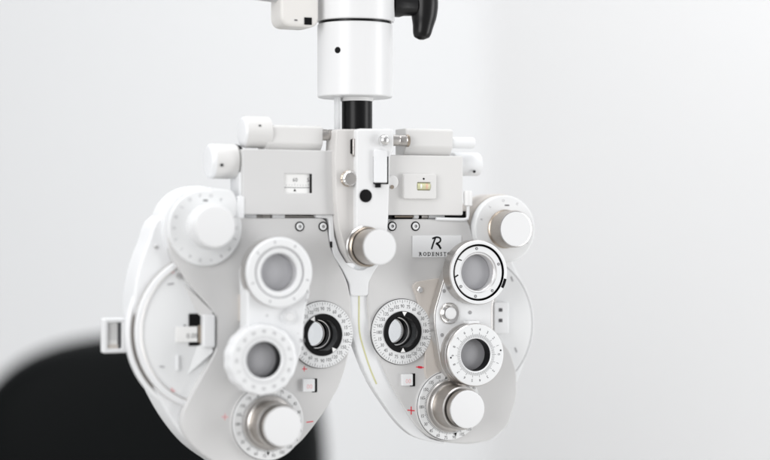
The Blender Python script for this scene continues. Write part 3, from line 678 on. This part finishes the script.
# hanging rod
rc = at(357, 115, -18); ru = rc[0]
v0 = at(357, 132, -18)[1]; v1 = at(357, 96, -18)[1]
b = B(); b.lathe_v((ru, 18, v0), [(0, 0), (15.4, 0), (15.4, v1 - v0), (0, v1 - v0)], 'black', seg=64)
b.lathe_v((ru, 18, v1 - 5.5), [(0, 0), (16, 0), (16.4, .5), (16.4, 5.4), (0, 5.4)], 'side', seg=64); obj('hanging_rod', b, ph, label='short black rod')
b = B(); uu = at(340, 115, -10)[0]; b.box(uu - 1.6, uu + 2.2, v0, v1 - 1, -22, -14, 'white', .4, .6); obj('cable_guide', b, ph)

# ================================================================== THE STAND'S ARM
sv0 = at(355, 98, -18)[1]; sv1 = at(355, 24.6, -18)[1]; su = at(355, 60, -18)[0]
arm = thing('instrument_arm', 'white stand arm with thick round joint and black lever, above the eye testing head', 'stand arm', (su, 18, sv0))
top = sv1 + 62
b = B(); b.lathe_v((su, 18, sv0), [(0, 0), (35.6, 0), (37.0, .5), (37.8, 1.6), (37.8, sv1 - sv0 - 1.2), (37.2, sv1 - sv0 - .2), (36.4, sv1 - sv0), (0, sv1 - sv0)], 'arm', seg=128)
slv = obj('sleeve', b, arm)
ga = radians(-24 - 26); gz = at(338.3, 49.2, 14)[1]
b = B(); b.lathe((0, 0), [(3.2, 30), (3.2, 37.85), (2.8, 38.0), (0, 38.0)], 'blackmat', seg=32,
    mtx=lambda x, y, h: (su + h * sin(ga) + x * cos(ga), 18 - h * cos(ga) + x * sin(ga), gz + y)); obj('grub_screw', b, slv)
b = B(); b.lathe_v((su, 18, sv1 - .1), [(0, 0), (36.4, 0), (36.4, 3), (0, 3)], 'black', seg=96); obj('joint_seam', b, arm)
b = B(); b.lathe_v((su + .6, 18, sv1 + 2.4), [(0, 0), (37.4, 0), (38.6, .4), (39.2, 1.4), (39.2, top - sv1), (37, top - sv1 + 2), (0, top - sv1 + 2)], 'arm', seg=128); obj('joint_body', b, arm)
s0 = at(281.5, 26, -2); s1 = at(321, -40, -2)
b = B(); b.prism([roundpoly([(s0[0], s0[1]), (s1[0] - 2, s0[1]), (s1[0] - 2, s1[1]), (s0[0], s1[1])], 11, 8)], -34, -2, 'warm', 3.5, steps=5, backbev=3.5)
sb = obj('side_block', b, arm)
M['armwarm'] = mat('warm_white_enamel', (0.74, 0.725, 0.70), 0.42, bump=0.05, bscale=900, var=0.02, vscale=25); sb.data.materials.clear(); sb.data.materials.append(M['armwarm'])
b = B(); b.pbox(304.5, 312, 17.5, 24.5, -3, -1.3, 'black', .3, .4); b.pbox(294.5, 297.5, 19.4, 20.6, -3, -1.5, 'ink', .2, .2); obj('label_mark', b, sb)
b = B(); e0 = at(286, -9.5, -18); e1 = at(236, -16, -18); e2 = at(60, -60, -18)
b.tube([(e0[0], 18, e0[1]), (e1[0], 18, e1[1]), (e2[0], 18, e2[1])], 13, 'inner', seg=48); obj('beam', b, arm)
# lever
lv = at(403, 8, -8)
b = B(); a0 = at(391, 8, -8); L_ = at(414, 8, -8)[0] - a0[0]
b.lathe_u((a0[0], 8, at(403, 5, -8)[1]), [(0, 0), (12.5, 0), (12.5, L_ * .35), (11, L_ * .55), (10.5, L_), (0, L_)], 'plastic', seg=48)
pts = [(424, -22), (424.5, -10), (424.5, 4), (424, 16), (423, 26), (422, 33), (421.6, 37), (421.5, 39.6)]
rr = [8, 12.5, 14, 13, 10.6, 9.4, 7.8, 2.5]
Pq = [at(x, y, -8) for x, y in pts]
dense = smooth([(p[0], p[1], r_) for p, r_ in zip(Pq, rr)], 4, closed=False) if False else None
def interp(P_, R_, n=4):
    o1 = smooth(P_, n, closed=False); o2 = smooth([(i, r_) for i, r_ in enumerate(R_)], n, closed=False); return o1, [k[1] for k in o2]
o1, o2 = interp(Pq, rr)
b.tube([(p[0], 8, p[1]) for p in o1], [max(.5, k) for k in o2], 'plastic', seg=32)
obj('lever', b, arm, ang=60)

# ================================================================== CHAIR BEHIND
ch = bpy.data.objects.new('examination_chair', None); col.objects.link(ch)
ch['label'] = 'black leather chair with a rounded backrest, out of focus behind the eye testing head'; ch['category'] = 'chair'
YB = 0.75; sc_ = (1.332 + YB) / F          # metres per picture unit at the chair's distance
ch.location = ((150 - CX) * sc_, YB, 0.0)
def chair_pt(px, py): return ((px - 150) * sc_, HZ + (CY - py) * sc_)
outline = [(-26, 460), (-22, 420), (-8, 388), (18, 362), (54, 345), (100, 335), (150, 331), (205, 332), (255, 342), (292, 358), (312, 380), (321, 405), (326, 440), (328, 500), (326, 620), (300, 680), (160, 700), (10, 680), (-20, 620), (-26, 530)]
ol = smooth([chair_pt(*p) for p in outline], 5)
bm_v = []; bm_f = []; n = len(ol); cxm = sum(p[0] for p in ol) / n; czm = sum(p[1] for p in ol) / n
layers = [(0.90, 0.05), (0.96, 0.035), (0.99, 0.015), (1.0, -0.01), (0.99, -0.035), (0.965, -0.055), (0.92, -0.068), (0.85, -0.074), (0.7, -0.078), (0.4, -0.08)]
for k, y in layers:
    for p in ol: bm_v.append((cxm + (p[0] - cxm) * k, y, czm + (p[1] - czm) * k))
for L in range(len(layers) - 1):
    for i in range(n):
        j = (i + 1) % n; bm_f.append((L * n + i, L * n + j, (L + 1) * n + j, (L + 1) * n + i))
bm_f.append(tuple(range(n))); bm_f.append(tuple((len(layers) - 1) * n + i for i in range(n)))
def raw(name, vs, fs, m, parent, bevel=0):
    me = bpy.data.meshes.new(name); me.from_pydata(vs, [], fs); me.materials.append(M[m])
    bm = bmesh.new(); bm.from_mesh(me)
    if bevel: bmesh.ops.bevel(bm, geom=bm.edges[:], offset=bevel, segments=4, affect='EDGES', profile=.5)
    bmesh.ops.recalc_face_normals(bm, faces=bm.faces); bm.to_mesh(me); bm.free(); me.shade_smooth(); me.set_sharp_from_angle(angle=radians(50))
    o = bpy.data.objects.new(name, me); col.objects.link(o); o.parent = parent; return o
raw('backrest', bm_v, bm_f, 'chair', ch)
def boxv(x0, x1, y0, y1, z0, z1):
    return [(x, y, z) for x in (x0, x1) for y in (y0, y1) for z in (z0, z1)], [(0, 1, 3, 2), (4, 6, 7, 5), (0, 4, 5, 1), (2, 3, 7, 6), (0, 2, 6, 4), (1, 5, 7, 3)]
raw('seat', *boxv(-.24, .24, -.52, .0, .42, .54), 'chair', ch, .03)
raw('pedestal', *boxv(-.07, .07, -.32, -.18, .03, .42), 'chairmat', ch, .01)
raw('foot_plate', *boxv(-.26, .26, -.5, .02, .0, .03), 'chairmat', ch, .008)
raw('back_support', *boxv(-.05, .05, .03, .07, .45, .95), 'chairmat', ch, .008)

# ================================================================== ROOM
def wallmat(name, base):
    return mat(name, base, 0.75, bump=0.15, bscale=90, var=0.012, vscale=1.5, spec=0.2)
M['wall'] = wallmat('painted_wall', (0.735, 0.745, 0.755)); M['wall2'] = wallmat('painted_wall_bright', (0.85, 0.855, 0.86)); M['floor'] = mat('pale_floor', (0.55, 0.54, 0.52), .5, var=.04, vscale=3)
def sheet(name, vs, m):
    me = bpy.data.meshes.new(name); me.from_pydata(vs, [], [(0, 1, 2, 3)]); me.materials.append(M[m]); o = bpy.data.objects.new(name, me); col.objects.link(o); o['kind'] = 'structure'; return o
xc = (487 - CX) * (1.332 + 2.2) / F
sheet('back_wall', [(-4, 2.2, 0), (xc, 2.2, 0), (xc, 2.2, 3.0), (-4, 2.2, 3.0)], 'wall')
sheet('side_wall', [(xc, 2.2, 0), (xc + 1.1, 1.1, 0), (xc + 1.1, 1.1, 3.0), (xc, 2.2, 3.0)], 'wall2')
sheet('floor', [(-4, -4, 0), (4, -4, 0), (4, 4, 0), (-4, 4, 0)], 'floor')

# ================================================================== LIGHT
w = bpy.data.worlds.new('World'); sc.world = w; w.use_nodes = True; nt = w.node_tree
bg = nt.nodes['Background']; tc = nt.nodes.new('ShaderNodeTexCoord'); sep = nt.nodes.new('ShaderNodeSeparateXYZ')
nt.links.new(tc.outputs['Generated'], sep.inputs[0])
rmp = nt.nodes.new('ShaderNodeValToRGB'); mr = nt.nodes.new('ShaderNodeMapRange')
mr.inputs['From Min'].default_value = -1; mr.inputs['From Max'].default_value = 1
nt.links.new(sep.outputs['Y'], mr.inputs['Value']); nt.links.new(mr.outputs[0], rmp.inputs['Fac'])
rmp.color_ramp.elements[0].color = (0.43, 0.425, 0.43, 1); rmp.color_ramp.elements[1].color = (0.95, 0.97, 1.0, 1)
nt.links.new(rmp.outputs[0], bg.inputs['Color']); bg.inputs['Strength'].default_value = 0.84
def area(name, loc, target, size, sy, power, colr=(1, 1, 1)):
    l = bpy.data.lights.new(name, 'AREA'); l.shape = 'RECTANGLE'; l.size = size; l.size_y = sy; l.energy = power; l.color = colr
    o = bpy.data.objects.new(name, l); col.objects.link(o); o.location = loc
    o.rotation_euler = (Vector(target) - Vector(loc)).to_track_quat('-Z', 'Y').to_euler(); return o
area('key_softbox', (-1.15, -1.85, 1.6), (0, 0, HZ), 1.15, 1.5, 25, (1.0, 1.0, 1.0))  # unseen soft box added at front left as the key
area('wall_fill_light', (0.2, 0.9, 2.75), (0.2, 2.0, 1.3), 2.0, 1.0, 11, (1.0, 1.0, 1.0))  # unseen area light added behind the head to brighten the wall
area('top_fill_light', (-0.25, -0.15, 2.7), (0, 0, HZ), 1.0, 1.0, 17, (1.0, 1.0, 1.0))  # unseen area light added overhead to keep top light on the head
area('side_fill_light', (2.3, -0.4, 1.15), (1.0, 1.5, 0.85), 1.3, 1.7, 35, (1.0, 1.0, 1.0))  # unseen area light added to brighten the side wall and right half

# ================================================================== CAMERA
cd = bpy.data.cameras.new('camera'); cam = bpy.data.objects.new('camera', cd); col.objects.link(cam)
cam.location = (0, -F * K, HZ); cam.rotation_euler = (pi / 2, 0, 0)
cd.sensor_width = 36; cd.lens = 36 * F / 770; cd.clip_start = 0.05; cd.clip_end = 60
cd.dof.use_dof = True; cd.dof.focus_distance = F * K; cd.dof.aperture_fstop = 1.8
sc.camera = cam
sc.view_settings.view_transform = 'Standard'; sc.view_settings.look = 'None'; sc.view_settings.gamma = 1; sc.view_settings.exposure = 0.14
sc.cycles.max_bounces = 10; sc.cycles.transmission_bounces = 8; sc.cycles.caustics_refractive = True
